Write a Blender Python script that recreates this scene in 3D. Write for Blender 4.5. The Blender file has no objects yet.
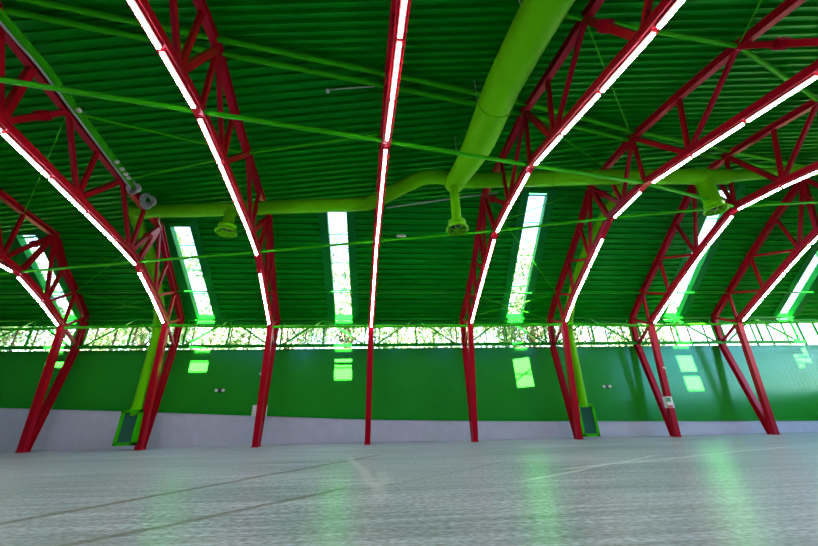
import bpy, bmesh, math, random
from mathutils import Vector, Matrix
C = bpy.context.scene.collection
random.seed(7)
ZO = 1.2                      # camera height above the floor
def V(x, y, z): return Vector((x, y, z + ZO))

# ------------------------------------------------------------------ materials
def mat(name, col, rough=.5, metal=0., spec=.5, coat=0., bump=None, tint=None):
    m = bpy.data.materials.new(name); m.use_nodes = True
    nt = m.node_tree; b = nt.nodes['Principled BSDF']
    b.inputs['Base Color'].default_value = (*col, 1)
    b.inputs['Roughness'].default_value = rough
    b.inputs['Metallic'].default_value = metal
    b.inputs['Specular IOR Level'].default_value = spec
    b.inputs['Coat Weight'].default_value = coat
    if tint: b.inputs['Specular Tint'].default_value = (*tint, 1)
    b.inputs['Coat Roughness'].default_value = .15
    tc = nt.nodes.new('ShaderNodeTexCoord'); nz = nt.nodes.new('ShaderNodeTexNoise')
    nz.inputs['Scale'].default_value = (bump or (3, .1))[0]; nz.inputs['Detail'].default_value = 4
    nt.links.new(tc.outputs['Object'], nz.inputs['Vector'])
    mx = nt.nodes.new('ShaderNodeMix'); mx.data_type = 'RGBA'
    mx.inputs['A'].default_value = (*[c * .86 for c in col], 1); mx.inputs['B'].default_value = (*[min(1, c * 1.12) for c in col], 1)
    nt.links.new(nz.outputs['Fac'], mx.inputs['Factor']); nt.links.new(mx.outputs['Result'], b.inputs['Base Color'])
    if bump:
        bp = nt.nodes.new('ShaderNodeBump'); bp.inputs['Strength'].default_value = bump[1]; bp.inputs['Distance'].default_value = .02
        nt.links.new(nz.outputs['Fac'], bp.inputs['Height']); nt.links.new(bp.outputs['Normal'], b.inputs['Normal'])
    return m
M = {}
M['roof'] = mat('green_roof_sheet', (.001, .26, .005), .38, spec=.5, tint=(.05, 1, .25))
M['wall'] = mat('green_wall_panel', (.017, .27, .015), .19, spec=.75, bump=(.7, .05), tint=(.10, .55, 1))
M['tube'] = mat('bright_green_paint', (.03, .42, .003), .4, spec=.3, tint=(.1, 1, .1))
M['beam'] = mat('green_beam_paint', (.003, .24, .006), .4, spec=.4, tint=(.1, 1, .3))
M['flash'] = mat('green_flashing', (.002, .17, .02), .45, tint=(.1, 1, .4))
M['duct'] = mat('lime_duct_paint', (.10, .46, .0005), .45, spec=.3, tint=(.4, 1, .1))
M['red'] = mat('red_steel_paint', (.36, .0012, .010), .36, spec=.5, tint=(1, .15, .5))
M['grey'] = mat('grey_cable', (.38, .42, .46), .5)
M['white'] = mat('white_plastic', (.75, .76, .8), .4)
M['casing'] = mat('red_light_casing', (.30, .02, .02), .4)
M['dark'] = mat('dark_lens', (.02, .03, .05), .3)
M['brown'] = mat('brown_mullion', (.10, .075, .03), .5)
M['louvre'] = mat('teal_louvre', (.02, .16, .13), .35)
M['outline'] = mat('end_wall_paint', (.02, .16, .05), .6)
M['plinth'] = mat('pale_lilac_plinth', (.50, .52, .72), .7, bump=(2.2, .25))
M['bark'] = mat('tree_bark', (.12, .08, .05), .9)
M['earth'] = mat('outside_grass', (.12, .16, .05), .95)
M['redlab'] = mat('red_label', (.6, .04, .02), .4)
M['greenlab'] = mat('green_label', (.03, .25, .10), .4)

def emis(name, col, s):
    m = bpy.data.materials.new(name); m.use_nodes = True; nt = m.node_tree
    b = nt.nodes['Principled BSDF']
    b.inputs['Base Color'].default_value = (.8, .8, .8, 1)
    b.inputs['Emission Color'].default_value = (*col, 1); b.inputs['Emission Strength'].default_value = s
    return m
M['lamp'] = emis('lit_strip_diffuser', (1, .95, .93), 36)

def leafmat():
    m = bpy.data.materials.new('tree_leaf'); m.use_nodes = True; nt = m.node_tree
    b = nt.nodes['Principled BSDF']; b.inputs['Roughness'].default_value = .6
    tc = nt.nodes.new('ShaderNodeTexCoord'); nz = nt.nodes.new('ShaderNodeTexNoise'); nz.inputs['Scale'].default_value = 1.1
    cr = nt.nodes.new('ShaderNodeValToRGB')
    cr.color_ramp.elements[0].color = (.015, .055, .015, 1); cr.color_ramp.elements[1].color = (.15, .23, .09, 1)
    cr.color_ramp.elements[0].position = .35; cr.color_ramp.elements[1].position = .65
    nt.links.new(tc.outputs['Object'], nz.inputs['Vector']); nt.links.new(nz.outputs['Fac'], cr.inputs['Fac'])
    nt.links.new(cr.outputs['Color'], b.inputs['Base Color'])
    tr = nt.nodes.new('ShaderNodeBsdfTranslucent'); mx = nt.nodes.new('ShaderNodeMixShader'); mx.inputs[0].default_value = .3
    nt.links.new(cr.outputs['Color'], tr.inputs['Color'])
    nt.links.new(b.outputs[0], mx.inputs[1]); nt.links.new(tr.outputs[0], mx.inputs[2])
    nt.links.new(mx.outputs[0], nt.nodes['Material Output'].inputs['Surface'])
    return m
M['leaf'] = leafmat()

def glassmat(name, tint, gl=.08):
    m = bpy.data.materials.new(name); m.use_nodes = True; nt = m.node_tree
    for n in list(nt.nodes):
        if n.type == 'BSDF_PRINCIPLED': nt.nodes.remove(n)
    t = nt.nodes.new('ShaderNodeBsdfTransparent'); t.inputs[0].default_value = (*tint, 1)
    g = nt.nodes.new('ShaderNodeBsdfGlossy'); g.inputs['Roughness'].default_value = .08
    f = nt.nodes.new('ShaderNodeLayerWeight'); f.inputs[0].default_value = .25
    mx = nt.nodes.new('ShaderNodeMixShader')
    mt = nt.nodes.new('ShaderNodeMath'); mt.operation = 'MULTIPLY_ADD'; mt.inputs[1].default_value = .35; mt.inputs[2].default_value = gl * .4
    nt.links.new(f.outputs['Fresnel'], mt.inputs[0]); nt.links.new(mt.outputs[0], mx.inputs[0])
    nt.links.new(t.outputs[0], mx.inputs[1]); nt.links.new(g.outputs[0], mx.inputs[2])
    nt.links.new(mx.outputs[0], nt.nodes['Material Output'].inputs['Surface'])
    return m
M['glass'] = glassmat('window_glass', (.93, .96, .95))

def floormat():
    m = bpy.data.materials.new('polished_floor'); m.use_nodes = True; nt = m.node_tree; N = nt.nodes; L = nt.links
    b = N['Principled BSDF']; tc = N.new('ShaderNodeTexCoord')
    def noise(scale, sx, sy, det=5, rot=0):
        mp = N.new('ShaderNodeMapping'); mp.inputs['Scale'].default_value = (sx, sy, 1); mp.inputs['Rotation'].default_value = (0, 0, rot)
        n = N.new('ShaderNodeTexNoise'); n.inputs['Scale'].default_value = scale; n.inputs['Detail'].default_value = det
        L.new(tc.outputs['Object'], mp.inputs['Vector']); L.new(mp.outputs[0], n.inputs['Vector']); return n
    n1 = noise(.5, .25, 1.3, 6, .15); n2 = noise(3.0, .12, 2.2, 8, -.05); n3 = noise(14, .8, 1.6, 8)
    def ramp(n, p0, c0, p1, c1):
        r = N.new('ShaderNodeValToRGB'); e = r.color_ramp.elements
        e[0].position = p0; e[0].color = (*c0, 1); e[1].position = p1; e[1].color = (*c1, 1)
        L.new(n.outputs['Fac'], r.inputs['Fac']); return r
    base = ramp(n1, .3, (.25, .32, .38), .7, (.42, .47, .56))
    st = ramp(n2, .40, (.76, .77, .78), .64, (1.22, 1.22, 1.22))
    gr = ramp(n3, .36, (.62, .62, .62), .66, (1.30, 1.30, 1.30))
    def mul(a, c, f=1.):
        x = N.new('ShaderNodeMix'); x.data_type = 'RGBA'; x.blend_type = 'MULTIPLY'; x.inputs['Factor'].default_value = f
        L.new(a, x.inputs['A']); L.new(c, x.inputs['B']); return x.outputs['Result']
    col = mul(mul(base.outputs[0], st.outputs[0]), gr.outputs[0])
    # scuffed tyre lines, scrape marks and a painted glint: distance to straight lines on the floor
    sep = N.new('ShaderNodeSeparateXYZ'); L.new(tc.outputs['Object'], sep.inputs[0])
    wob = noise(.6, 1, 1, 3)
    def line(x0, y0, x1, y1, w, colr, amt):
        nonlocal col
        dx, dy = x1 - x0, y1 - y0; l = math.hypot(dx, dy); nx, ny = -dy / l, dx / l; ox, oy = dx / l, dy / l
        def lin(a, bb, c):
            p = N.new('ShaderNodeMath'); p.operation = 'MULTIPLY_ADD'; L.new(sep.outputs[0], p.inputs[0]); p.inputs[1].default_value = a; p.inputs[2].default_value = c
            q = N.new('ShaderNodeMath'); q.operation = 'MULTIPLY_ADD'; L.new(sep.outputs[1], q.inputs[0]); q.inputs[1].default_value = bb; L.new(p.outputs[0], q.inputs[2]); return q.outputs[0]
        d = lin(nx, ny, -(nx * x0 + ny * y0))
        ww = N.new('ShaderNodeMath'); ww.operation = 'MULTIPLY_ADD'; L.new(wob.outputs['Fac'], ww.inputs[0]); ww.inputs[1].default_value = .35; ww.inputs[2].default_value = -.175
        dd = N.new('ShaderNodeMath'); dd.operation = 'ADD'; L.new(d, dd.inputs[0]); L.new(ww.outputs[0], dd.inputs[1])
        ab = N.new('ShaderNodeMath'); ab.operation = 'ABSOLUTE'; L.new(dd.outputs[0], ab.inputs[0])
        mr = N.new('ShaderNodeMapRange'); L.new(ab.outputs[0], mr.inputs[0]); mr.inputs[1].default_value = w * .3; mr.inputs[2].default_value = w; mr.inputs[3].default_value = amt; mr.inputs[4].default_value = 0
        t = lin(ox, oy, -(ox * x0 + oy * y0) - l / 2)
        ta = N.new('ShaderNodeMath'); ta.operation = 'ABSOLUTE'; L.new(t, ta.inputs[0])
        m2 = N.new('ShaderNodeMapRange'); L.new(ta.outputs[0], m2.inputs[0]); m2.inputs[1].default_value = l / 2 - .6; m2.inputs[2].default_value = l / 2; m2.inputs[3].default_value = 1; m2.inputs[4].default_value = 0
        f = N.new('ShaderNodeMath'); f.operation = 'MULTIPLY'; L.new(mr.outputs[0], f.inputs[0]); L.new(m2.outputs[0], f.inputs[1])
        x = N.new('ShaderNodeMix'); x.data_type = 'RGBA'; L.new(f.outputs[0], x.inputs['Factor']); L.new(col, x.inputs['A']); x.inputs['B'].default_value = (*colr, 1)
        col = x.outputs['Result']
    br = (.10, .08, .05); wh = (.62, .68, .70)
    line(-5.6, 4.6, -.2, 12.9, .13, br, .75); line(-3.9, 4.0, -.6, 7.4, .11, br, .65)
    line(-.6, 6.8, 3.6, 10.6, .08, br, .35)
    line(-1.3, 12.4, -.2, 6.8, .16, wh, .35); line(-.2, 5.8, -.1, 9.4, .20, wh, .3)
    line(2.3, 7.2, 8.2, 10.9, .07, wh, .75); line(3.6, 8.5, 13.5, 12.0, .09, wh, .75); line(-7, 11.5, 12, 8.6, .05, wh, .22)
    line(-6, 7, 6, 13, .04, wh, .25); line(1, 5, 9, 7.2, .05, wh, .15); line(-20, 16.6, 25, 16.7, .07, wh, .7)  # last one: bright glint before the truss feet, painted into the floor colour
    L.new(col, b.inputs['Base Color'])
    rr = N.new('ShaderNodeMapRange'); L.new(n2.outputs['Fac'], rr.inputs[0]); rr.inputs[3].default_value = .24; rr.inputs[4].default_value = .42
    L.new(rr.outputs[0], b.inputs['Roughness']); b.inputs['Specular IOR Level'].default_value = .22
    bp = N.new('ShaderNodeBump'); bp.inputs['Strength'].default_value = .10; bp.inputs['Distance'].default_value = .02
    ad = N.new('ShaderNodeMath'); ad.operation = 'ADD'; L.new(n3.outputs['Fac'], ad.inputs[0]); L.new(n2.outputs['Fac'], ad.inputs[1])
    L.new(n3.outputs['Fac'], bp.inputs['Height']); L.new(bp.outputs['Normal'], b.inputs['Normal'])
    return m
M['floor'] = floormat()

# ------------------------------------------------------------------ mesh helpers
class MB:
    def __init__(s): s.v = []; s.f = []; s.sm = []
    def add(s, vs, fs, smooth=False):
        o = len(s.v); s.v += [Vector(p) for p in vs]; s.f += [[i + o for i in f] for f in fs]; s.sm += [smooth] * len(fs)
    def box(s, a, b):
        x0, y0, z0 = a; x1, y1, z1 = b
        s.add([(x0, y0, z0), (x1, y0, z0), (x1, y1, z0), (x0, y1, z0), (x0, y0, z1), (x1, y0, z1), (x1, y1, z1), (x0, y1, z1)],
              [[0, 3, 2, 1], [4, 5, 6, 7], [0, 1, 5, 4], [1, 2, 6, 5], [2, 3, 7, 6], [3, 0, 4, 7]])
    def prism(s, p, q, prof, side):        # extrude a closed 2D profile from p to q; side = direction of profile x
        d = (q - p).normalized(); u = (side - d * side.dot(d)).normalized(); w = d.cross(u)
        n = len(prof)
        vs = [e + u * a + w * b for e in (p, q) for a, b in prof]
        fs = [[i, (i + 1) % n, (i + 1) % n + n, i + n] for i in range(n)] + [list(range(n))[::-1], list(range(n, 2 * n))]
        s.add(vs, fs)
    def bar(s, p, q, w, h, side):
        s.prism(p, q, [(-w / 2, -h / 2), (w / 2, -h / 2), (w / 2, h / 2), (-w / 2, h / 2)], side)
    def ibeam(s, p, q, w, h, t, side):
        a, b = w / 2, h / 2
        s.prism(p, q, [(-a, -b), (a, -b), (a, -b + t), (t / 2, -b + t), (t / 2, b - t), (a, b - t), (a, b), (-a, b), (-a, b - t), (-t / 2, b - t), (-t / 2, -b + t), (-a, -b + t)], side)
    def tube(s, pts, r, n=10, caps=True):
        pts = [Vector(p) for p in pts]; rs = r if isinstance(r, (list, tuple)) else [r] * len(pts)
        ref = None; rings = []
        for i, p in enumerate(pts):
            if i == 0: d = pts[1] - p
            elif i == len(pts) - 1: d = p - pts[i - 1]
            else: d = (pts[i + 1] - p).normalized() + (p - pts[i - 1]).normalized()
            d.normalize()
            if ref is None: ref = Vector((0, 0, 1)) if abs(d.z) < .9 else Vector((1, 0, 0))
            u = (ref - d * ref.dot(d)).normalized(); w = d.cross(u); ref = u
            rings.append([p + (u * math.cos(2 * math.pi * k / n) + w * math.sin(2 * math.pi * k / n)) * rs[i] for k in range(n)])
        vs = [v for r_ in rings for v in r_]; fs = []
        for i in range(len(pts) - 1):
            fs += [[i * n + k, i * n + (k + 1) % n, (i + 1) * n + (k + 1) % n, (i + 1) * n + k] for k in range(n)]
        s.add(vs, fs, True)
        if caps:
            s.add(rings[0], [list(range(n))[::-1]]); s.add(rings[-1], [list(range(n))])
    def lathe(s, c, prof, n=28):           # prof = [(r, z)] open polyline about the vertical through c
        vs = [Vector((c[0] + r * math.cos(2 * math.pi * k / n), c[1] + r * math.sin(2 * math.pi * k / n), c[2] + z)) for r, z in prof for k in range(n)]
        s.add(vs, [[i * n + k, i * n + (k + 1) % n, (i + 1) * n + (k + 1) % n, (i + 1) * n + k] for i in range(len(prof) - 1) for k in range(n)], True)
    def build(s, name, m, parent=None, base=None):
        if parent is not None: o0 = Vector(parent['_o']) if '_o' in parent else Vector()
        else:
            if base is None:
                xs = [v.x for v in s.v]; ys = [v.y for v in s.v]; zs = [v.z for v in s.v]
                base = Vector(((min(xs) + max(xs)) / 2, (min(ys) + max(ys)) / 2, min(zs)))
            o0 = Vector(base)
        me = bpy.data.meshes.new(name); me.from_pydata([v - o0 for v in s.v], [], s.f); me.update()
        me.polygons.foreach_set('use_smooth', s.sm)
        me.materials.append(m)
        o = bpy.data.objects.new(name, me); C.objects.link(o)
        if parent is not None: o.parent = parent; 
        else: o.location = o0
        o['_o'] = list(o0)
        return o
def bevel(o, w=.01, seg=2):
    b = o.modifiers.new('bevel', 'BEVEL'); b.width = w; b.segments = seg; b.limit_method = 'ANGLE'; return o
def tag(o, label, cat, group=None, kind=None):
    o['label'] = label
    if cat: o['category'] = cat
    if group: o['group'] = group
    if kind: o['kind'] = kind
    return o
def empty(name, loc, label, cat, group=None):
    o = bpy.data.objects.new(name, None); C.objects.link(o); o.location = loc; o['_o'] = list(loc); o.empty_display_size = .2
    return tag(o, label, cat, group)
def struct(o): o['kind'] = 'structure'; return o

# ------------------------------------------------------------------ roof planes (normal, offset) in eye-height coordinates
ROFF = .33
PS = (Vector((0, .658, .753)), 15.505 + ROFF)
PM = (Vector((-.053, .163, .985)), 11.084 + ROFF)
PT = (Vector((.011, -.135, .991)), 8.828 + ROFF)
for p in (PS, PM, PT):
    l = p[0].length; p[0].normalize()
PS = (PS[0], PS[1]); PM = (PM[0], PM[1]); PT = (PT[0], PT[1])
def rz(p, x, y): return (p[1] - p[0].x * x - p[0].y * y) / p[0].z
XL, XR, YF, YW = -24.0, 28.0, -6.0, 18.45
def sheet(out, plane, direc, pitch, depth, clips, origin, half, fl=.47, sd=.06):
    n, d = plane; u = Vector(direc); u = (u - n * u.dot(n)).normalized(); w = n.cross(u)
    o = Vector(origin); o = o - n * (n.dot(o) - d)
    bm = bmesh.new(); a, b = half; k = int(b / pitch)
    prof = []
    for i in range(-k, k + 1):
        t = i * pitch
        prof += [(t, 0), (t + pitch * fl, 0), (t + pitch * (fl + sd), depth), (t + pitch * (1 - sd), depth)]
    prev = None
    for t, h in prof:
        c = o + w * t + n * h
        cur = (bm.verts.new(c - u * a), bm.verts.new(c + u * a))
        if prev: bm.faces.new((prev[0], prev[1], cur[1], cur[0]))
        prev = cur
    for co, no in clips:
        g = bm.verts[:] + bm.edges[:] + bm.faces[:]
        bmesh.ops.bisect_plane(bm, geom=g, plane_co=Vector(co), plane_no=Vector(no), clear_outer=True)
    bm.verts.ensure_lookup_table(); bm.verts.index_update()
    out.add([v.co + Vector((0, 0, ZO)) for v in bm.verts], [[v.index for v in f.verts] for f in bm.faces])
    bm.free()
def pc2(p): return (p[0] * (p[1] + .24), p[0])
SKY = [(-17.2, 14.75), (-10.05, 14.38), (-2.6, 13.76), (7.08, 13.06), (16.5, 12.75), (23.6, 12.2)]   # centre x, top y
SW = .46
roof = MB()
lim = [((XL, 0, 0), (-1, 0, 0)), ((XR, 0, 0), (1, 0, 0)), ((0, YW, 0), (0, 1, 0)), ((0, YF, 0), (0, -1, 0))]
xs = [XL] + [v for c, t in SKY for v in (c - SW, c + SW)] + [XR]
for i in range(0, len(xs), 2):
    sheet(roof, PS, (1, 0, 0), .304, .11, lim + [pc2(PM), ((xs[i], 0, 0), (-1, 0, 0)), ((xs[i + 1], 0, 0), (1, 0, 0))], (0, 16, 6), (30, 8))
for c, t in SKY:
    sheet(roof, PS, (1, 0, 0), .304, .11, lim + [pc2(PM), ((c - SW, 0, 0), (-1, 0, 0)), ((c + SW, 0, 0), (1, 0, 0)), ((0, t, 0), (0, 1, 0))], (0, 16, 6), (30, 8))
sheet(roof, PM, (.994, -.085, .067), .285, .13, lim + [pc2(PS), pc2(PT)], (0, 10, 9), (32, 12), .26, .08)
sheet(roof, PT, (.996, -.084, -.022), .258, .12, lim + [pc2(PM)], (0, 2, 9), (34, 16), .26, .08)
struct(roof.build('ceiling', M['roof'], base=(0, 0, 0)))

# ------------------------------------------------------------------ skylights
nS, dS = PS
def Sp(x, y, off=0.):                      # a point over the steep slope, off metres outside the sheet
    p = Vector((x, y, rz(PS, x, y))) + nS * off; return p + Vector((0, 0, ZO))
yb = 18.28
for k, (c, t) in enumerate(SKY):
    fr = MB()
    for s in (-1, 1):
        xa, xb = c + s * SW, c + s * (SW + .40)       # flat flashing on the room side
        q = [Sp(x, y, -.02 + o) for o in (0, .02) for x, y in ((xa, yb), (xb, yb), (xb, t - .25), (xa, t - .25))]
        fr.add(q, [[0, 1, 2, 3], [4, 7, 6, 5], [0, 4, 5, 1], [1, 5, 6, 2], [2, 6, 7, 3], [3, 7, 4, 0]])
        q = [Sp(x, y, o) for o in (-.02, .30) for x, y in ((xa, yb), (xa + s * .03, yb), (xa + s * .03, t), (xa, t))]
        fr.add(q, [[0, 1, 2, 3], [4, 7, 6, 5], [0, 4, 5, 1], [1, 5, 6, 2], [2, 6, 7, 3], [3, 7, 4, 0]])
    q = [Sp(x, y, o) for o in (-.02, .30) for x, y in ((c - SW, t), (c + SW, t), (c + SW, t - .04), (c - SW, t - .04))]
    fr.add(q, [[0, 1, 2, 3], [4, 7, 6, 5], [0, 4, 5, 1], [1, 5, 6, 2], [2, 6, 7, 3], [3, 7, 4, 0]])
    frame = struct(fr.build('window_%d' % (k + 1), M['flash']))
    g = MB()
    q = [Sp(x, y, o) for o in (.29, .30) for x, y in ((c - SW, yb + .1), (c + SW, yb + .1), (c + SW, t), (c - SW, t))]
    g.add(q, [[0, 1, 2, 3], [4, 7, 6, 5], [0, 4, 5, 1], [1, 5, 6, 2], [2, 6, 7, 3], [3, 7, 4, 0]])
    g.build('glass_pane', M['glass'], frame)
    L = (yb - t)
    for f in (.20, .46, .73):
        b = MB(); yy = t + L * f
        b.bar(Sp(c - SW, yy, .24), Sp(c + SW, yy, .24), .03, .05, nS); b.build('glazing_bar', M['flash'], frame)

# ------------------------------------------------------------------ far wall: plinth, panel, clerestory
ZBX = [(-24, .90), (-18.8, .67), (-14.2, .48), (-9.1, .23), (-4.5, 0), (-1, -.17), (5.6, -.36), (11.3, -.46), (16.3, -.56), (28, -.74)]
def zb(x):
    for (a, za), (b, zz) in zip(ZBX, ZBX[1:]):
        if x <= b: return za + (zz - za) * (x - a) / (b - a)
    return ZBX[-1][1]
ZT = 3.36
w = MB(); top = []; bot = []
x = XL
while x < XR - .01:
    for dx, dy in ((0, 0), (.232, 0), (.236, .0018), (.246, .0018)):
        top.append(V(x + dx, YW + dy, ZT)); bot.append(V(x + dx, YW + dy, zb(x + dx)))
    x += .25
n = len(top); back = [p + Vector((0, .12, 0)) for p in top]
w.add(bot + top, [[i, i + 1, i + 1 + n, i + n] for i in range(n - 1)])
w.add([V(XL, YW + .14, -1.2), V(XR, YW + .14, -1.2), V(XR, YW + .14, ZT), V(XL, YW + .14, ZT)], [[0, 1, 2, 3]])
w.add([V(XL, YW, ZT), V(XR, YW, ZT), V(XR, YW + .14, ZT), V(XL, YW + .14, ZT)], [[0, 1, 2, 3]])
struct(w.build('wall_back', M['wall'], base=(0, YW, 0)))
w = MB(); P = [XL] + [a for a, z in ZBX[1:-1]] + [XR]
for a, b in zip(P, P[1:]):
    q = [V(a, YW - .06, -1.2), V(b, YW - .06, -1.2), V(b, YW - .06, zb(b)), V(a, YW - .06, zb(a)), V(a, YW + .1, zb(a)), V(b, YW + .1, zb(b))]
    w.add(q, [[0, 1, 2, 3], [3, 2, 5, 4]])
struct(w.build('baseboard_back', M['plinth'], base=(0, YW, 0)))
w = MB()
for a, b in zip(P, P[1:]):                 # drip rail at the foot of the panel
    w.bar(V(a, YW - .05, zb(a) + .05), V(b, YW - .05, zb(b) + .05), .10, .09, Vector((0, 1, 0)))
struct(w.build('trim_1', M['beam'], base=(0, YW, 0)))
w = MB(); w.box(V(XL, YW - .04, ZT - .07), V(XR, YW + .10, ZT)); w.box(V(XL, YW - .03, ZT - .42), V(XR, YW, ZT - .38)); struct(w.build('trim_2', M['wall'], base=(0, YW, 0)))
w = MB(); w.box(V(XL, YW - .10, 4.66), V(XR, YW + .0, 4.90)); w.box(V(XL, YW - .02, 4.98), V(XR, YW + .1, 5.30)); struct(w.build('trim_3', M['beam'], base=(0, YW, 0)))
cx = [-24.0] + [-1.107 + (i - 4) * 5 for i in range(0, 10)] + [XR]
k = 7
for a, b in zip(cx, cx[1:]):
    if b - a < .5: continue
    f = MB(); f.box(V(a, YW + .02, ZT), V(b, YW + .07, ZT + .03)); f.box(V(a, YW + .02, 4.96), V(b, YW + .07, 5.0))
    fo = struct(f.build('window_%d' % k, M['brown']))
    g = MB(); g.box(V(a, YW + .04, ZT), V(b, YW + .05, 4.99)); g.build('glass_pane', M['glass'], fo)
    m = max(2, int(round((b - a) / 1.06)))
    for j in range(m):
        xx = a + (j + .5) * (b - a) / m; g = MB(); wd = .022 if a < 19 else .045
        g.box(V(xx - wd, YW + .0, ZT), V(xx + wd, YW + .08, 4.95)); g.build('mullion', M['brown'] if a < 17 else M['beam'], fo)
    k += 1

# floor, other walls, ground
w = MB(); w.box(V(XL, YF, -1.5), V(XR, YW + .1, -1.2)); struct(w.build('floor', M['floor'], base=(0, 0, 0)))
w = MB(); w.box(V(-90, YW + .3, -1.62), V(90, 120, -1.42)); struct(w.build('ground', M['earth'], base=(0, 0, 0)))
def endwall(name, x, yr, glazed):
    w = MB(); s = 1 if x > 0 else -1
    if glazed:
        segs = []
        y0, y1, z0, z1 = glazed
        w.box(V(min(x, x + s * .2), YF, -1.2), V(max(x, x + s * .2), YW, z0))
        w.box(V(min(x, x + s * .2), YF, z1), V(max(x, x + s * .2), YW, 11))
        w.box(V(min(x, x + s * .2), YF, z0), V(max(x, x + s * .2), y0, z1)); w.box(V(min(x, x + s * .2), y1, z0), V(max(x, x + s * .2), YW, z1))
    else: w.box(V(min(x, x + s * .2), YF, -1.2), V(max(x, x + s * .2), YW, 11))
    return struct(w.build(name, M['outline'], base=(x, 0, 0)))
endwall('wall_left', XL, 0, None)
endwall('wall_right', XR, 0, (-4, 16.5, 1.0, 6.4))
f = MB()
for yy in [-4 + 2.05 * i for i in range(11)]: f.box(V(XR + .05, yy - .04, 1.0), V(XR + .13, yy + .04, 6.4))
f.box(V(XR + .05, -4, 3.6), V(XR + .13, 16.5, 3.7)); fo = struct(f.build('window_30', M['beam'], base=(XR, 6, ZO)))
g = MB(); g.box(V(XR + .08, -4, 1.0), V(XR + .10, 16.5, 6.4)); g.build('glass_pane', M['glass'], fo)
w = MB()
w.box(V(XL, YF - .2, -1.2), V(XR, YF, 9.5))
struct(w.build('wall_front', M['outline'], base=(0, YF, 0)))

# ------------------------------------------------------------------ trusses
X0, A, YB = -1.106848, -.0922528, 18.1691
def FP(i, y, z, off=0.): return V(X0 + (i - 4) * 5 + A * (y - YB) + off, y, z)
T = {
 1: dict(O1=(18.18, 3.55), O2=(18.10, 5.08), O3=(16.89, 6.06), O4=(15.71, 6.90), K=(14.63, 8.10), U1=(12.97, 8.26), U2=(11.5, 8.42),
         I1=(16.93, 4.31), I2=(15.56, 5.10), kn=(13.89, 5.88), J1=(12.99, 6.11), B=(17.39, -1.2)),
 2: dict(O1=(17.87, 3.44), O2=(17.86, 4.90), O3=(16.65, 6.00), O4=(15.36, 7.07), K=(14.06, 8.28), U1=(12.76, 8.44), U2=(11.15, 8.62), U3=(9.72, 8.80), U4=(8.28, 9.02), U5=(6.91, 9.22), U6=(5.90, 9.37),
         I1=(16.68, 4.35), I2=(15.17, 5.25), kn=(13.38, 6.15), J1=(12.75, 6.33), J3=(9.74, 6.77), J5=(6.95, 7.14), B=(17.23, -1.2)),
 3: dict(O1=(17.80, 3.38), O2=(17.94, 4.85), O3=(16.47, 5.94), O4=(15.2, 7.08), K=(13.70, 8.64), U1=(11.91, 8.80), U2=(10.07, 9.12), U3=(8.36, 9.42), U5=(6.67, 9.92), U6=(5.65, 9.90), U7=(4.0, 9.66),
         I1=(16.75, 4.27), I2=(15.05, 5.28), kn=(13.05, 6.49), J1=(11.88, 6.78), J3=(8.49, 7.30), Jb=(6.76, 7.50), J5=(5.60, 7.44), B=(17.26, -1.2)),
 4: dict(O1=(17.76, 3.35), O2=(17.88, 4.84), O3=(16.44, 5.90), O4=(15.15, 7.05), O5=(14.1, 8.1), K=(13.3, 9.05), U1=(11.4, 9.22), U2=(9.4, 9.60), U5=(7.6, 9.97), U6=(5.4, 9.66),
         I1=(16.64, 4.245), I2=(15.3, 5.20), I3=(14.0, 6.0), kn=(12.65, 6.85), J1=(11.3, 7.12), J3=(9.3, 7.50), Jb=(7.8, 7.66), J5=(5.2, 7.28), B=(17.31, -1.2)),
 5: dict(O1=(17.71, 3.28), O2=(17.83, 4.83), O3=(16.40, 5.87), O4=(15.08, 7.03), O5=(14.0, 8.25), K=(12.90, 9.45), U1=(10.80, 9.70), U2=(8.54, 9.96), U3=(7.07, 9.74), U4=(5.24, 9.52),
         I1=(16.53, 4.22), I2=(15.35, 5.08), I3=(13.87, 6.10), kn=(12.24, 7.17), J1=(10.76, 7.50), Jb=(8.88, 7.81), J3=(7.44, 7.60), J4=(4.23, 7.10), B=(17.36, -1.2)),
 6: dict(O1=(18.05, 3.30), O2=(17.90, 4.78), O3=(16.73, 5.94), O4=(15.22, 7.18), O5=(13.82, 8.40), K=(12.52, 9.75), U1=(11.39, 9.95), U2=(9.77, 10.10), U3=(7.72, 9.92), U4=(5.85, 9.68), U5=(4.50, 9.42),
         I1=(16.68, 4.31), I2=(15.40, 5.38), I3=(13.69, 6.56), kn=(11.97, 7.72), J1=(11.13, 7.86), Jb=(9.91, 7.98), J3=(8.13, 7.80), J4=(4.20, 7.34), B=(17.32, -1.2)),
 7: dict(O1=(18.24, 3.38), O2=(18.12, 4.88), O3=(16.90, 6.03), O4=(15.27, 7.38), O5=(13.80, 8.62), K=(12.31, 9.91), U1=(11.4, 10.05), U2=(10.70, 10.14), U3=(8.96, 10.0), U4=(7.63, 9.84),
         I1=(17.02, 4.30), I2=(15.34, 5.44), I3=(13.40, 6.70), kn=(11.21, 7.88), J3=(9.50, 7.82), J4=(6.3, 7.48), B=(17.49, -1.2)),
 8: dict(O1=(18.24, 3.46), O2=(18.11, 4.95), O3=(16.84, 6.03), O4=(15.13, 7.48), O5=(13.44, 8.84), K=(11.84, 10.0), U2=(10.9, 10.14), U3=(9.2, 10.1),
         I1=(16.97, 4.39), I2=(15.22, 5.58), I3=(13.20, 6.90), J1=(12.32, 7.40), kn=(10.95, 8.12), J3=(9.6, 7.98), B=(17.42, -1.2)),
}
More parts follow.
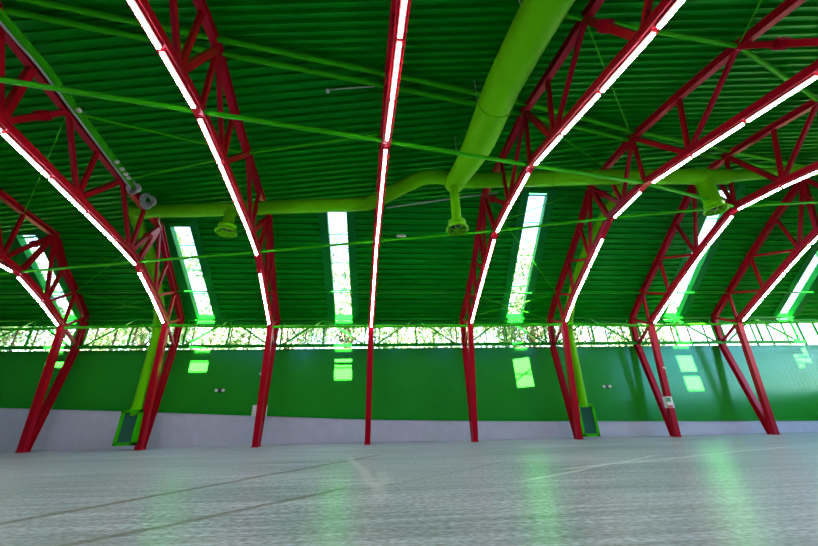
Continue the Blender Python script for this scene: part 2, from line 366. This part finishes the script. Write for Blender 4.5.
W = {1: 'O2-I1 O1-I1 O3-I1 O3-I2 O4-I2 K-I2 K-kn K-J1 U1-J1 U2-J1',
 2: 'O2-I1 O1-I1 O3-I1 O3-I2 O4-I2 K-I2 K-kn K-J1 U1-J1 U2-J1 U2-J3 U3-J3 U4-J3 U4-J5 U5-J5 U6-J5',
 3: 'O2-I1 O1-I1 O3-I1 O3-I2 O4-I2 K-I2 K-kn K-J1 U1-J1 U2-J1 U2-J3 U3-J3 U5-J3 U5-Jb U5-J5 U6-J5 U7-J5',
 4: 'O2-I1 O1-I1 O3-I1 O3-I2 O4-I2 O4-I3 O5-I3 K-I3 K-kn K-J1 U1-J1 U2-J1 U2-J3 U5-J3 U5-Jb U5-J5 U6-J5',
 5: 'O2-I1 O1-I1 O3-I1 O3-I2 O4-I2 O4-I3 O5-I3 K-I3 K-kn K-J1 U1-J1 U2-J1 U2-Jb U2-J3 U3-J3 U4-J3 U4-J4',
 6: 'O2-I1 O1-I1 O3-I1 O3-I2 O4-I2 O4-I3 O5-I3 K-I3 K-kn K-J1 U1-J1 U2-J1 U2-Jb U2-J3 U3-J3 U4-J3 U4-J4',
 7: 'O2-I1 O1-I1 O3-I1 O3-I2 O4-I2 O4-I3 O5-I3 K-I3 K-kn U1-kn U2-kn U2-J3 U3-J3 U4-J3 U4-J4',
 8: 'O2-I1 O1-I1 O3-I1 O3-I2 O4-I2 O4-I3 O5-I3 K-I3 K-J1 K-kn U2-kn U2-J3 U3-J3'}
THICK = {'K-J1', 'U2-J3', 'U5-J5', 'U4-J4', 'U4-J5', 'K-kn'}
TL = {1: 'leftmost red steel roof truss, its legs meeting at the left edge of the floor',
 2: 'red truss carrying the cable tray and coils, legs beside the left grille box',
 3: 'red truss third from the left, white box behind the foot of its legs',
 4: 'red truss seen edge on as one straight red line up the middle',
 5: 'red truss just right of the fat lime duct, legs almost closed together',
 6: 'red truss whose feet stand beside the right hand grille box',
 7: 'red truss with a small labelled control box on its lower legs',
 8: 'rightmost red roof truss, wide open legs on the bluish part of the wall'}
def utop(x, y): return min(rz(PM, x, y), rz(PT, x, y)) - ROFF - .03
lights_parent = {}
SIDE = Vector((1, 0, 0))
ORD = ['lowest', 'second lowest', 'third lowest', 'fourth', 'fifth', 'sixth', 'seventh', 'eighth', 'ninth', 'tenth', 'eleventh', 'twelfth', 'thirteenth', 'fourteenth', 'fifteenth']
LN = {1: 'the leftmost red truss', 2: 'the red truss with the cable tray', 3: 'the red truss third from the left', 4: 'the edge on middle red truss', 5: 'the red truss right of the fat lime duct', 6: 'the red truss beside the right grille box', 7: 'the red truss with the control box', 8: 'the rightmost red truss'}
nodes3 = {}
for i, D in T.items():
    up = [k for k in ('O1', 'O2', 'O3', 'O4', 'O5', 'K', 'U1', 'U2', 'U3', 'U4', 'U5', 'U6', 'U7') if k in D]
    lo = [k for k in ('I1', 'I2', 'I3') if k in D]
    lo2 = sorted([k for k in ('kn', 'J1', 'Jb', 'J3', 'J4', 'J5') if k in D], key=lambda k: -D[k][0])
    lo += lo2; U = [D[k] for k in up]; L = [D[k] for k in lo]; webs = [w.split('-') for w in W[i].split()]
    WB = [(D[a], D[b], (a + '-' + b) in THICK) for a, b in webs]
    # carry the truss on over the hall to the front wall
    ly, lz = L[-1]; uy, uz = U[-1]; first = True
    while ly > -3.5:
        nl = ly - 3.1; xx = X0 + (i - 4) * 5; uyn = ly - 1.5
        if uy - uyn > .3:
            U.append((uyn, utop(xx, uyn))); WB.append((U[-1], (ly, lz), False))
        nz = utop(xx, nl) - 2.15 - (.45 if i <= 2 and nl > 4 else 0)
        L.append((nl, nz)); WB.append((U[-1], L[-1], True)); uy = U[-1][0]; ly, lz = L[-1]
    U.append((-5.9, utop(X0 + (i - 4) * 5, -5.9))); L.append((-5.9, U[-1][1] - 2.1))
    root = empty('roof_truss', FP(i, *D['B']), TL[i], 'roof truss', 'red steel roof trusses')
    mb = MB(); u3 = [FP(i, *q) for q in U]
    for a, b in zip(u3, u3[1:]):
        d = (b - a).normalized() * .05; mb.ibeam(a - d, b + d, .22, .25, .035, SIDE)
    mb.build('upper_chord', M['red'], root)
    mb = MB(); l3 = [FP(i, *q) for q in L]
    for a, b in zip(l3, l3[1:]):
        d = (b - a).normalized() * .04; mb.bar(a - d, b + d, .20, .22, SIDE); 
    for a, b in zip(l3, l3[1:]):            # flanges standing proud of the box make the double edge
        nn = (b - a).normalized().cross(SIDE).normalized(); nn = nn if nn.z > 0 else -nn
        for s in (-1, 1): mb.bar(a + nn * .10 * s, b + nn * .10 * s, .26, .03, SIDE)
    mb.build('lower_chord', M['red'], root)
    for key in ('I1', 'O1'):
        p, q = FP(i, *D[key]), FP(i, *D['B'])
        q2 = q + Vector((0, .07 if key == 'O1' else -.07, 0))
        mb = MB(); mb.ibeam(p, q2, .25, .24, .035, SIDE) if key == 'O1' else mb.bar(p, q2, .26, .22, SIDE)
        if key == 'I1': mb.box(q + Vector((-.15, -.22, 0)), q + Vector((.15, .22, .02)))
        mb.build('leg', M['red'], root)
    for a, b, th in WB:
        mb = MB(); t = .16 if th else .115
        mb.bar(FP(i, *a), FP(i, *b), t, t, SIDE); bo = mb.build('brace', M['red'], root)
        if th and ((a is D['K'] and b is D.get('J1')) or a is D.get('U4')):
            p, q = FP(i, *a), FP(i, *b); c = p + (q - p) * .42; d = (q - p).normalized(); mb = MB()
            for s in (-.07, .07): mb.bar(c + d * (s - .015), c + d * (s + .015), .27, .27, SIDE)
            mb.build('splice_flange', M['red'], root)
    for a in ('K', 'O3', 'I1', 'kn'):
        p = FP(i, *D[a]); mb = MB(); d = Vector((A, 1, 0)).normalized()
        r = .24 if a == 'K' else .19
        mb.prism(p - SIDE * .02, p + SIDE * .02, [(r * math.cos(t * math.pi / 3), r * math.sin(t * math.pi / 3)) for t in range(6)], Vector((0, 1, 0)))
        mb.build('gusset_plate', M['red'], root)
    mb = MB(); mb.bar(u3[-1], V(u3[-1].x, -5.9, -1.2), .22, .22, SIDE); mb.build('rear_post', M['red'], root)
    nodes3[i] = {k: FP(i, *v) for k, v in D.items()}
    # strip lights hung under the lower chord
    ik = lo.index('kn'); jb = lo.index('Jb') if 'Jb' in lo else ik
    runs = [(L[0], L[ik], .22)] + ([(L[ik], L[jb], None)] if jb > ik else []) + [(L[jb], (2.2, None), .30)]
    cnt = 0
    for a, b, st in runs:
        if b[1] is None:                    # follow the chord polyline past the last bend
            pl = [q for q in L if q[0] <= a[0]]
            pts = [FP(i, *q) for q in pl if q[0] > -3.2]
        else:
            pts = [FP(i, *a)] + [FP(i, *q) for q in L if b[0] < q[0] < a[0]] + [FP(i, *b)]
        seglen = [(q - p).length for p, q in zip(pts, pts[1:])]; tot = sum(seglen)
        nL = int((tot + .02) / 1.59)
        s0 = (st if st is not None else (tot - nL * 1.59) / 2)
        if s0 + nL * 1.59 > tot: s0 = max(0.0, tot - nL * 1.59)
        def at(s):
            for (p, q), l in zip(zip(pts, pts[1:]), seglen):
                if s <= l or q is pts[-1]: return p + (q - p) * (s / l), (q - p).normalized()
                s -= l
        for j in range(nL):
            p, d1 = at(s0 + j * 1.59); q, d2 = at(s0 + j * 1.59 + 1.52)
            d = (q - p).normalized(); nn = d.cross(SIDE).normalized(); nn = -nn if nn.z > 0 else nn
            e = empty('strip_light', (p + q) / 2 + nn * .17, 'lit strip lamp, %s up %s' % (ORD[cnt] if cnt < 15 else 'far', LN[i]), 'strip light', 'strip lights under ' + LN[i])
            cnt += 1
            mb = MB(); mb.bar(p + nn * .145, q + nn * .145, .13, .05, SIDE)
            mb.build('casing', M['casing'], e)
            mb = MB(); mb.prism(p + d * .02 + nn * .185, q - d * .02 + nn * .185, [(-.034, -.03), (.034, -.03), (.034, .015), (.02, .028), (-.02, .028), (-.034, .015)], SIDE)
            mb.build('diffuser', M['lamp'], e)

# ------------------------------------------------------------------ green tubes between the trusses
def line_tube(name, pts, r, label, cat='tube', group=None, m='tube', n=8):
    mb = MB(); mb.tube(pts, r, n); return tag(mb.build(name, M[m]), label, cat, group)
kn = [nodes3[i]['kn'] for i in range(1, 9)]
ext = lambda a, b, t: a + (b - a) * t
line_tube('tie_tube', [ext(kn[1], kn[0], 2.2)] + kn, .055, 'thin lime green tie tube crossing the knees of all the trusses')
jb = [nodes3[i]['Jb'] for i in (3, 4, 5, 6)] + [nodes3[7]['kn']]
line_tube('tie_tube', [ext(jb[1], jb[0], 3.4)] + jb, .065, 'lime tie tube sloping down to the right in front of the fat duct')
Rr = [nodes3[3]['U5'], nodes3[4]['U5'], nodes3[5]['U2'], nodes3[6]['U2'], nodes3[7]['U2']]
Rr = [ext(Rr[1], Rr[0], 4.2)] + Rr + [ext(Rr[3], Rr[4], 2)]
line_tube('ridge_tube', [p + Vector((0, -.20, .12)) for p in Rr], .085, 'upper one of the pair of green tubes crossing the dark ceiling')
line_tube('ridge_tube', [p + Vector((0, .22, .10)) for p in Rr], .085, 'lower one of the pair of green tubes crossing the dark ceiling')
o3 = [nodes3[i]['O3'] for i in range(1, 9)]
line_tube('purlin', [ext(o3[1], o3[0], 2)] + o3 + [ext(o3[6], o3[7], 2)], .045, 'slim horizontal green purlin crossing low over all the skylights', 'purlin', None, 'beam')
i1 = [nodes3[i]['I1'] for i in range(1, 9)]
i1 = [p + Vector((0, 0, -.10)) for p in i1]
line_tube('rail', [ext(i1[1], i1[0], 2)] + i1 + [ext(i1[6], i1[7], 2)], .07, 'light green rail joining the tops of the truss inner legs', 'rail')
u2 = [nodes3[3]['U2'], nodes3[4]['U2']]
line_tube('roof_brace', u2, .05, 'thin green tube under the ceiling left of the middle truss', 'brace tube')
line_tube('roof_brace', [nodes3[2]['U4'], nodes3[3]['U2']], .05, 'thin green brace falling right between cable tray truss and the third truss', 'brace tube', None, 'tube')
line_tube('roof_brace', [nodes3[2]['U2'], nodes3[3]['U2']], .045, 'thin green brace rising right from the cable coils to the third truss', 'brace tube', None, 'tube')
u4 = [nodes3[5]['U4'], nodes3[6]['U4'], nodes3[7]['U4']]
line_tube('ridge_tube', [ext(u4[1], u4[0], 1.12)] + u4 + [ext(u4[1], u4[2], 1.8)], .07, 'single green tube at the top right joining three trusses', 'tube')
def rod(a, b, label): line_tube('bracing_rod', [a, b], .022, label, 'rod', 'thin green bracing rods', 'tube', 6)
N5, N6, N7, N1, N2 = nodes3[5], nodes3[6], nodes3[7], nodes3[1], nodes3[2]
rod(N5['U2'], N6['U1'], 'hair thin green rod falling right from the fat duct over the lights')
rod(N5['U1'], N6['U2'], 'hair thin green rod rising right below the paired ceiling tubes')
rod(N5['U4'], N6['U2'], 'hair thin green rod dropping from the top right truss joint')
rod(N5['K'], N6['O3'], 'hair thin rod falling right across the skylight right of centre')
rod(N6['K'], N5['O5'], 'hair thin rod rising right across the top of the skylight right of centre')
rod(N5['O3'], N6['O2'], 'short rod falling right across the foot of the skylight right of centre')
rod(N6['O3'], N5['O2'], 'short rod rising right across the foot of the skylight right of centre')
rod(N1['K'], N2['O3'], 'thin rod falling right between the two leftmost trusses')
rod(N2['K'], N1['O3'], 'thin rod rising right between the two leftmost trusses')
rod(N1['O3'], N2['O2'], 'short low rod falling right between the two leftmost trusses')
rod(N2['O3'], N1['O2'], 'short low rod rising right between the two leftmost trusses')
rod(N2['U4'], N1['U1'], 'thin rod running down left from the cable tray truss')
rod(N6['U4'], V(8.6, 3.2, 9.4), 'thin rod going up from the joint at the top right')

# eave lattice girder, bay by bay
gx = [X0 + (i - 4) * 5 for i in range(0, 10)]
BN = ['left edge bay', 'first bay from the left', 'second bay from the left', 'third bay from the left', 'bay right of the middle truss', 'bay left of the right grille box', 'bay right of the right grille box', 'bay left of the rightmost truss', 'bay at the right edge']
zl, zu, gy = 3.50, 4.86, 18.16
for k, (a, b) in enumerate(zip(gx, gx[1:])):
    a += .02; b -= .02
    root = empty('eave_girder', V((a + b) / 2, gy, zl), 'green lattice girder before the high glazing, ' + BN[k], 'girder', 'green eave girders')
    mb = MB(); mb.bar(V(a, gy, zl), V(b, gy, zl), .14, .16, Vector((0, 1, 0))); mb.build('bottom_chord', M['beam'], root)
    mb = MB(); mb.bar(V(a, gy, zu + .08), V(b, gy, zu + .08), .12, .10, Vector((0, 1, 0))); mb.build('top_chord', M['beam'], root)
    mid = (a + b) / 2
    for s, e in ((a + .35, mid - .1), (b - .35, mid + .1)):
        mb = MB(); mb.bar(V(s, gy, zl + .05), V(e, gy, zu + .05), .085, .085, Vector((0, 1, 0))); mb.build('diagonal', M['beam'], root)
    for xx in (mid, a + .25, b - .25):
        mb = MB(); mb.bar(V(xx, gy, zl), V(xx, gy, zu), .08, .08, Vector((0, 1, 0))); mb.build('post', M['beam'], root)

# ------------------------------------------------------------------ ducts
def smooth(pts, it=2):
    pts = [Vector(p) for p in pts]
    for _ in range(it):
        q = [pts[0]]
        for a, b in zip(pts, pts[1:]): q += [a * .75 + b * .25, a * .25 + b * .75]
        q.append(pts[-1]); pts = q
    return pts
def duct(label, pts, r, group, rings=(), cap=True):
    e = empty('air_duct', pts[0], label, 'duct', group)
    mb = MB(); sp = smooth(pts); mb.tube(sp, [r - max(0, min(.15, (p.y - 8.8) * .10)) for p in sp] if r == .54 else r, 28); mb.build('duct_body', M['duct'], e)
    for f in rings:
        j = int(f * (len(sp) - 2)); p = sp[j]; d = (sp[j + 1] - p).normalized(); mb = MB()
        rr = r[0] if isinstance(r, list) else r
        mb.tube([p - d * .03, p + d * .03], rr + .03, 28); mb.build('collar', M['duct'], e)
    return e
yd = [V(-11.3, 13.05, 8.42), V(-10.33, 13.0, 8.44), V(-8.17, 12.6, 8.23), V(-5.1, 12.1, 8.1), V(-2.09, 11.7, 8.0), V(-1.1, 11.6, 8.0), V(-.7, 11.5, 8.02), V(1.13, 10.66, 8.60), V(1.68, 10.8, 8.83), V(2.9, 11.05, 8.86)]
e = duct('long lime duct running left from the fat duct under the ceiling', yd, .28, 'lime green air ducts', (.12, .35, .62))
yd = [V(2.8, 11.05, 8.86), V(3.75, 11.05, 8.86), V(8.53, 11.0, 9.12), V(14.2, 10.7, 9.02)]
duct('long lime duct running right from the fat duct behind the trusses', yd, .31, 'lime green air ducts', (.3, .6, .96))
duct('narrower lime duct end at the right edge behind the sloping lights', [V(14.2, 10.7, 9.02), V(16, 10.5, 9.1), V(21, 10.1, 9.3)], .22, 'lime green air ducts')
big = [V(2.47, 10.5, 8.30), V(2.62, 10.2, 8.42), V(3.05, 9.2, 8.74), V(3.22, 8.0, 8.92), V(3.32, 6.7, 9.0), V(3.75, 4.3, 9.0), V(4.7, -.5, 8.6), V(5.3, -4.2, 8.2)]
e = duct('fat lime green air duct coming down from the top centre', big, .54, 'lime green air ducts', (.52, .75))
mb = MB(); mb.lathe(V(2.47, 10.5, 8.30), [(.40 * math.cos(a * math.pi / 12), .40 * math.sin(a * math.pi / 12)) for a in range(-6, 7)]); mb.build('end_cap', M['duct'], e)
for (x, y) in ((3.0, 9.9), (3.25, 7.6), (3.7, 4.9)):
    mb = MB(); mb.tube([V(x - .5, y, 9.1), V(x - .5, y, utop(x, y) + .3)], .012, 6); mb.build('hanger_wire', M['grey'], e)
ld = [V(-10.9, 13.05, 8.42), V(-11.3, 13.15, 8.4), V(-11.42, 13.9, 8.0), V(-11.45, 14.9, 7.3), V(-11.47, 15.9, 6.2), V(-11.5, 16.75, 5.0), V(-11.5, 17.0, 4.0), V(-11.45, 17.0, 3.2), V(-11.45, 17.0, .2)]
duct('lime drop duct bending down behind the cable tray truss', ld, .23, 'lime green drop ducts', (.85,))
rd = [V(10.0, 11.2, 9.1), V(9.93, 11.9, 8.6), V(9.82, 13.0, 8.15), V(9.7, 14.4, 7.35), V(9.58, 15.8, 6.1), V(9.52, 16.7, 5.1), V(9.5, 17.2, 4.2), V(9.5, 17.25, 3.2), V(9.48, 17.25, .2)]
duct('lime drop duct bending down beside the right grille box', rd, .23, 'lime green drop ducts', (.85,))
def grille(cx, y, cz, label):
    w, h = .42, .72
    e = empty('vent_grille', V(cx, y, cz - h), label, 'air vent', 'green floor level vent boxes')
    mb = MB()
    for a, b in (((-w, -h), (-w + .12, h)), ((w - .12, -h), (w, h)), ((-w, h - .12), (w, h)), ((-w, -h), (w, -h + .12))):
        mb.box(V(cx + a[0], y - .25, cz + a[1]), V(cx + b[0], y + .25, cz + b[1]))
    mb.build('frame', M['tube'], e)
    mb = MB(); mb.box(V(cx - w + .1, y + .2, cz - h + .1), V(cx + w - .1, y + .24, cz + h - .1)); mb.build('back_panel', M['louvre'], e)
    for j in range(11):
        mb = MB(); z = cz - h + .19 + j * .107
        mb.prism(V(cx - w + .11, y - .16, z), V(cx + w - .11, y - .16, z), [(-.05, -.045), (-.04, -.05), (.05, .045), (.04, .05)], Vector((0, 1, 0)))
        mb.build('louvre_blade', M['louvre'], e)
    mb = MB(); mb.tube([V(cx, y, cz + h - .02), V(cx, y, cz + h + .12)], .24, 24); mb.build('spigot', M['duct'], e)
grille(-11.5, 17.0, -.28, 'green framed vent box with teal louvres at the left truss foot')
grille(9.5, 17.3, -.37, 'green framed vent box with dark louvres right of centre')
def diffuser(x, y, z0, z1, r, rn, label):
    e = empty('air_diffuser', V(x, y, z0), label, 'air diffuser', 'downward lime jet diffusers')
    mb = MB(); mb.tube([V(x, y, z1), V(x, y, z0 + .30)], rn, 24); mb.build('neck', M['duct'], e)
    mb = MB(); mb.lathe(V(x, y, z0), [(rn, .34), (r * .80, .32), (r * .82, .24), (r * .62, .22), (r * .66, .10), (r, .03), (r * 1.02, -.02), (r * .96, -.05), (r * .88, -.02), (r * .6, .08), (r * .55, .25)]); mb.build('bell', M['duct'], e)
    mb = MB(); mb.lathe(V(x, y, z0), [(r * .58, .12), (r * .3, .05), (0.001, .04)]); mb.build('core', M['dark'], e)
    for k in range(3):
        a = k * math.pi / 3; mb = MB(); mb.bar(V(x - r * .9 * math.cos(a), y - r * .9 * math.sin(a), z0), V(x + r * .9 * math.cos(a), y + r * .9 * math.sin(a), z0), .04, .03, Vector((0, 0, 1))); mb.build('vane', M['duct'], e)
diffuser(2.40, 10.4, 6.15, 8.0, .40, .17, 'lime jet diffuser hanging on a long neck under the fat duct')
diffuser(-6.72, 12.3, 7.02, 8.2, .42, .20, 'lime jet diffuser hanging behind the third truss on the left')
diffuser(13.2, 10.85, 7.45, 8.9, .42, .30, 'green jet diffuser hanging at the right beside a skylight')

# grey pipe behind the duct
line_tube('conduit', [V(-.2, 12.75, 8.62), V(5.0, 12.75, 9.55)], .035, 'slim grey blue pipe running behind the diffuser neck', 'pipe', None, 'grey')

# ------------------------------------------------------------------ cable tray with coils
D2 = T[2]
e = empty('cable_tray', FP(2, 11.6, 8.3, .28), 'green cable tray with a grey cable along the second truss', 'cable tray')
tp = [FP(2, y, z, .22) for y, z in ((11.6, 8.50), (6.9, 9.24), (0, 9.42))]
mb = MB()
for a, b in zip(tp, tp[1:]):
    mb.bar(a, b, .24, .03, SIDE)
    for s in (-1, 1): mb.bar(a + SIDE * .115 * s + Vector((0, 0, .05)), b + SIDE * .115 * s + Vector((0, 0, .05)), .02, .13, SIDE)
mb.build('tray', M['tube'], e)
mb = MB(); mb.tube([p + Vector((-.04, 0, -.05)) for p in tp], .035, 8); mb.build('cable', M['grey'], e)
for f in (.14, .18, .23, .30, .72, .86):
    p = tp[0] + (tp[1] - tp[0]) * f; mb = MB(); mb.box(p + Vector((.10, -.05, -.07)), p + Vector((.20, .05, .03))); mb.build('clip', M['white'], e)
def coil(c, r, label):
    mb = MB()
    for k in range(5):
        pts = []
        for a in range(25):
            t = a * 2 * math.pi / 24; rr = r * (1 - .12 * k) + .03 * math.sin(3 * t + k)
            e2 = rr * math.sin(t); pts.append(c + Vector((rr * math.cos(t), .08 * math.sin(t + k) - e2 * .5, e2 * .85 + .03 * k)))
        mb.tube(pts, .034, 6)
    return tag(mb.build('cable_coil', M['grey']), label, 'cable coil', 'grey cable coils')
coil(FP(2, 11.39, 8.42, .32), .24, 'round coil of grey cable at the end of the tray, upper one')
coil(FP(2, 12.33, 8.45, .34), .30, 'loose coil of grey cable just below the end of the tray')
line_tube('cable', smooth([FP(2, 12.9, 8.45, .33), FP(2, 13.2, 8.3, .45), FP(2, 13.6, 8.2, .2), FP(2, 14.0, 8.25, .1)]), .022, 'grey cable hanging from the loose coil to the truss', 'cable', None, 'grey', 6)

# ------------------------------------------------------------------ small fittings
def emergency(x, z, label):
    e = empty('emergency_light', V(x, YW - .06, z), label, 'emergency light', 'twin spot emergency lights')
    mb = MB(); mb.box(V(x - .07, YW - .10, z - .07), V(x + .07, YW - .01, z + .07)); bevel(mb.build('body', M['dark'], e))
    for s in (-1, 1):
        mb = MB(); mb.tube([V(x + s * .17, YW - .02, z), V(x + s * .17, YW - .12, z - .02)], [.05, .08], 14); mb.build('spot', M['white'], e)
        mb = MB(); mb.bar(V(x, YW - .05, z), V(x + s * .17, YW - .05, z), .03, .03, Vector((0, 0, 1))); mb.build('arm', M['dark'], e)
emergency(-8.6, 1.34, 'tiny twin spot lamp on the green wall left of the third truss')
emergency(11.62, 1.25, 'tiny twin spot lamp on the green wall right of the right grille box')
e = empty('electric_box', V(-6.28, 17.75, .05), 'white electric box behind the legs of the third truss', 'electric box')
mb = MB(); mb.box(V(-6.62, 17.72, .08), V(-5.98, 17.95, .58)); bevel(mb.build('cabinet', M['white'], e))
mb = MB(); mb.box(V(-6.05, 17.70, .16), V(-5.96, 17.73, .50)); mb.build('side_panel', M['grey'], e)
e = empty('control_box', V(13.75, 17.0, .05), 'white control box with green and red fronts on truss legs', 'control box')
mb = MB(); mb.box(V(13.60, 17.0, .10), V(13.95, 17.2, .62)); bevel(mb.build('cabinet', M['white'], e))
mb = MB(); mb.box(V(13.62, 16.97, .38), V(13.84, 17.0, .58)); mb.build('green_label', M['greenlab'], e)
mb = MB(); mb.box(V(13.63, 16.96, .12), V(13.84, 17.0, .22)); mb.build('red_label', M['redlab'], e)
for x, y, z, l in ((13.98, 16.98, 1.99, 'tiny white sensor on the inner leg of the control box truss'), (-6.18, 17.0, 1.95, 'tiny white sensor on the inner leg of the third truss')):
    mb = MB(); mb.tube([V(x, y, z), V(x, y - .10, z)], [.07, .05], 12); tag(mb.build('sensor', M['white']), l, 'sensor')
e = empty('hanging_sensor', V(-2.3, 7.6, 9.7), 'tiny white bulb on a thin arm left of the middle truss', 'sensor')
mb = MB(); mb.tube([V(-.55, 7.6, 9.75), V(-2.0, 7.75, 9.72)], .018, 6); mb.build('arm', M['grey'], e)
mb = MB(); mb.lathe(V(-2.05, 7.75, 9.66), [(0.001, -.07), (.05, -.05), (.07, 0), (.05, .05), (.001, .07)], 12); mb.build('bulb', M['white'], e)
mb = MB(); mb.bar(V(.25, 12.8, 7.2), V(.65, 12.8, 7.2), .08, .08, Vector((0, 0, 1))); tag(mb.build('sensor', M['white']), 'small white oblong sensor right of the middle truss lights', 'sensor')

# ------------------------------------------------------------------ trees outside
def tree_mesh(seed, h, r, nleaf):
    rnd = random.Random(seed)
    t = MB(); t.tube([(0, 0, 0), (.1, .05, h * .35), (-.1, .1, h * .7), (0, 0, h * .92)], [.28, .22, .13, .04], 8)
    cl = []
    for k in range(26):
        a = rnd.random() * 6.283; hh = h * (.18 + .76 * rnd.random()); rr = r * math.sqrt(rnd.random()) * (1 - .55 * abs(hh / h - .5))
        c = Vector((rr * math.cos(a), rr * math.sin(a), hh)); cl.append((c, .9 + .9 * rnd.random()))
        t.tube([Vector((0, 0, hh * .7)), Vector((c.x * .5, c.y * .5, hh * .88)), c], [.09, .06, .02], 5)
    m = MB(); vs = []; fs = []
    for k in range(nleaf):
        c, s = cl[rnd.randrange(len(cl))]
        p = c + Vector((rnd.gauss(0, s * .55), rnd.gauss(0, s * .55), rnd.gauss(0, s * .5)))
        u = Vector((rnd.gauss(0, 1), rnd.gauss(0, 1), rnd.gauss(0, 1))).normalized(); w = u.orthogonal().normalized(); l = .10 + .09 * rnd.random()
        o = len(vs); vs += [p - u * l, p + w * l * .5, p + u * l, p - w * l * .5]; fs.append([o, o + 1, o + 2, o + 3])
    m.add(vs, fs); return t, m
protos = []
TS = [(-35, 29, 1.0), (-29, 25, .95), (-24.5, 30, 1.1), (-18.5, 26, 1.0), (-13, 29, 1.1), (-8, 25.5, 1.0), (-3.4, 28, 1.08), (1.5, 25, .98), (6.5, 28, 1.08), (11.2, 25.5, 1.0), (16, 28, 1.05), (20.8, 26, .9)]
TN = ['far left', 'left', 'beyond the left edge window', 'beyond the leftmost truss', 'behind the cable tray truss', 'behind the skylight left of centre', 'behind the middle skylight', 'just right of the middle truss', 'behind the skylight right of centre', 'behind the right grille box', 'behind the control box truss', 'furthest right']
def mk(seed):
    t, m = tree_mesh(seed, 12.5, 3.2, 9000)
    r = bpy.data.objects.new('tree', None); C.objects.link(r); r['_o'] = [0, 0, 0]
    return r, t.build('trunk', M['bark'], r), m.build('foliage', M['leaf'], r)
protos = [mk(s) for s in (1, 2, 3)]
for k, (x, y, s) in enumerate(TS):
    r, a, b = protos[k % 3]
    if k >= 3:
        r2 = r.copy(); C.objects.link(r2)
        for c in (a, b):
            c2 = c.copy(); C.objects.link(c2); c2.parent = r2
        r = r2
    r.location = V(x, y, -1.42); r.scale = (s, s, s * 1.25); r.rotation_euler = (0, 0, k * 1.3)
    tag(r, 'sunlit leafy tree outside the high windows, ' + TN[k], 'tree', 'trees outside')

for o in bpy.data.objects:
    if '_o' in o: del o['_o']

# ------------------------------------------------------------------ camera
cam = bpy.data.cameras.new('camera'); co = bpy.data.objects.new('camera', cam); C.objects.link(co)
cam.sensor_fit = 'HORIZONTAL'; cam.sensor_width = 36; cam.lens = 334.717 / 818 * 36; cam.clip_end = 400; cam.clip_start = .05
p, yw, rl = math.radians(23.00278), math.radians(3.39620), math.radians(-1.10326)
f = Vector((math.sin(yw) * math.cos(p), math.cos(yw) * math.cos(p), math.sin(p))); ri = Vector((math.cos(yw), -math.sin(yw), 0)); up = ri.cross(f)
Rv = math.cos(rl) * ri + math.sin(rl) * up; Uv = -math.sin(rl) * ri + math.cos(rl) * up
m = Matrix.Identity(4)
for r in range(3): m[r][0] = Rv[r]; m[r][1] = Uv[r]; m[r][2] = -f[r]; m[r][3] = (0, 0, ZO)[r]
co.matrix_world = m
bpy.context.scene.camera = co

# ------------------------------------------------------------------ light
sl = bpy.data.lights.new('sun', 'SUN'); sl.energy = 230; sl.angle = .009; sl.color = (1, .95, .85)
so = bpy.data.objects.new('sun', sl); C.objects.link(so)
so.rotation_euler = Vector((-.03, -1, 1.66)).to_track_quat('Z', 'Y').to_euler()
wd = bpy.data.worlds.new('sky'); bpy.context.scene.world = wd; wd.use_nodes = True
nt = wd.node_tree; bg = nt.nodes['Background']; sk = nt.nodes.new('ShaderNodeTexSky')
sk.sky_type = 'NISHITA'; sk.sun_disc = False; sk.sun_elevation = math.radians(58); sk.sun_rotation = math.pi; sk.air_density = 1.3; sk.dust_density = .3
nt.links.new(sk.outputs[0], bg.inputs[0]); bg.inputs[1].default_value = 1.0

sc = bpy.context.scene
sc.view_settings.view_transform = 'Standard'; sc.view_settings.look = 'None'; sc.view_settings.exposure = .5; sc.view_settings.gamma = 1
try: sc.view_settings.use_curve_mapping = False
except Exception: pass
sc.cycles.max_bounces = 8; sc.cycles.transparent_max_bounces = 16; sc.cycles.sample_clamp_indirect = 8
try: sc.cycles.use_denoising = True
except Exception: pass
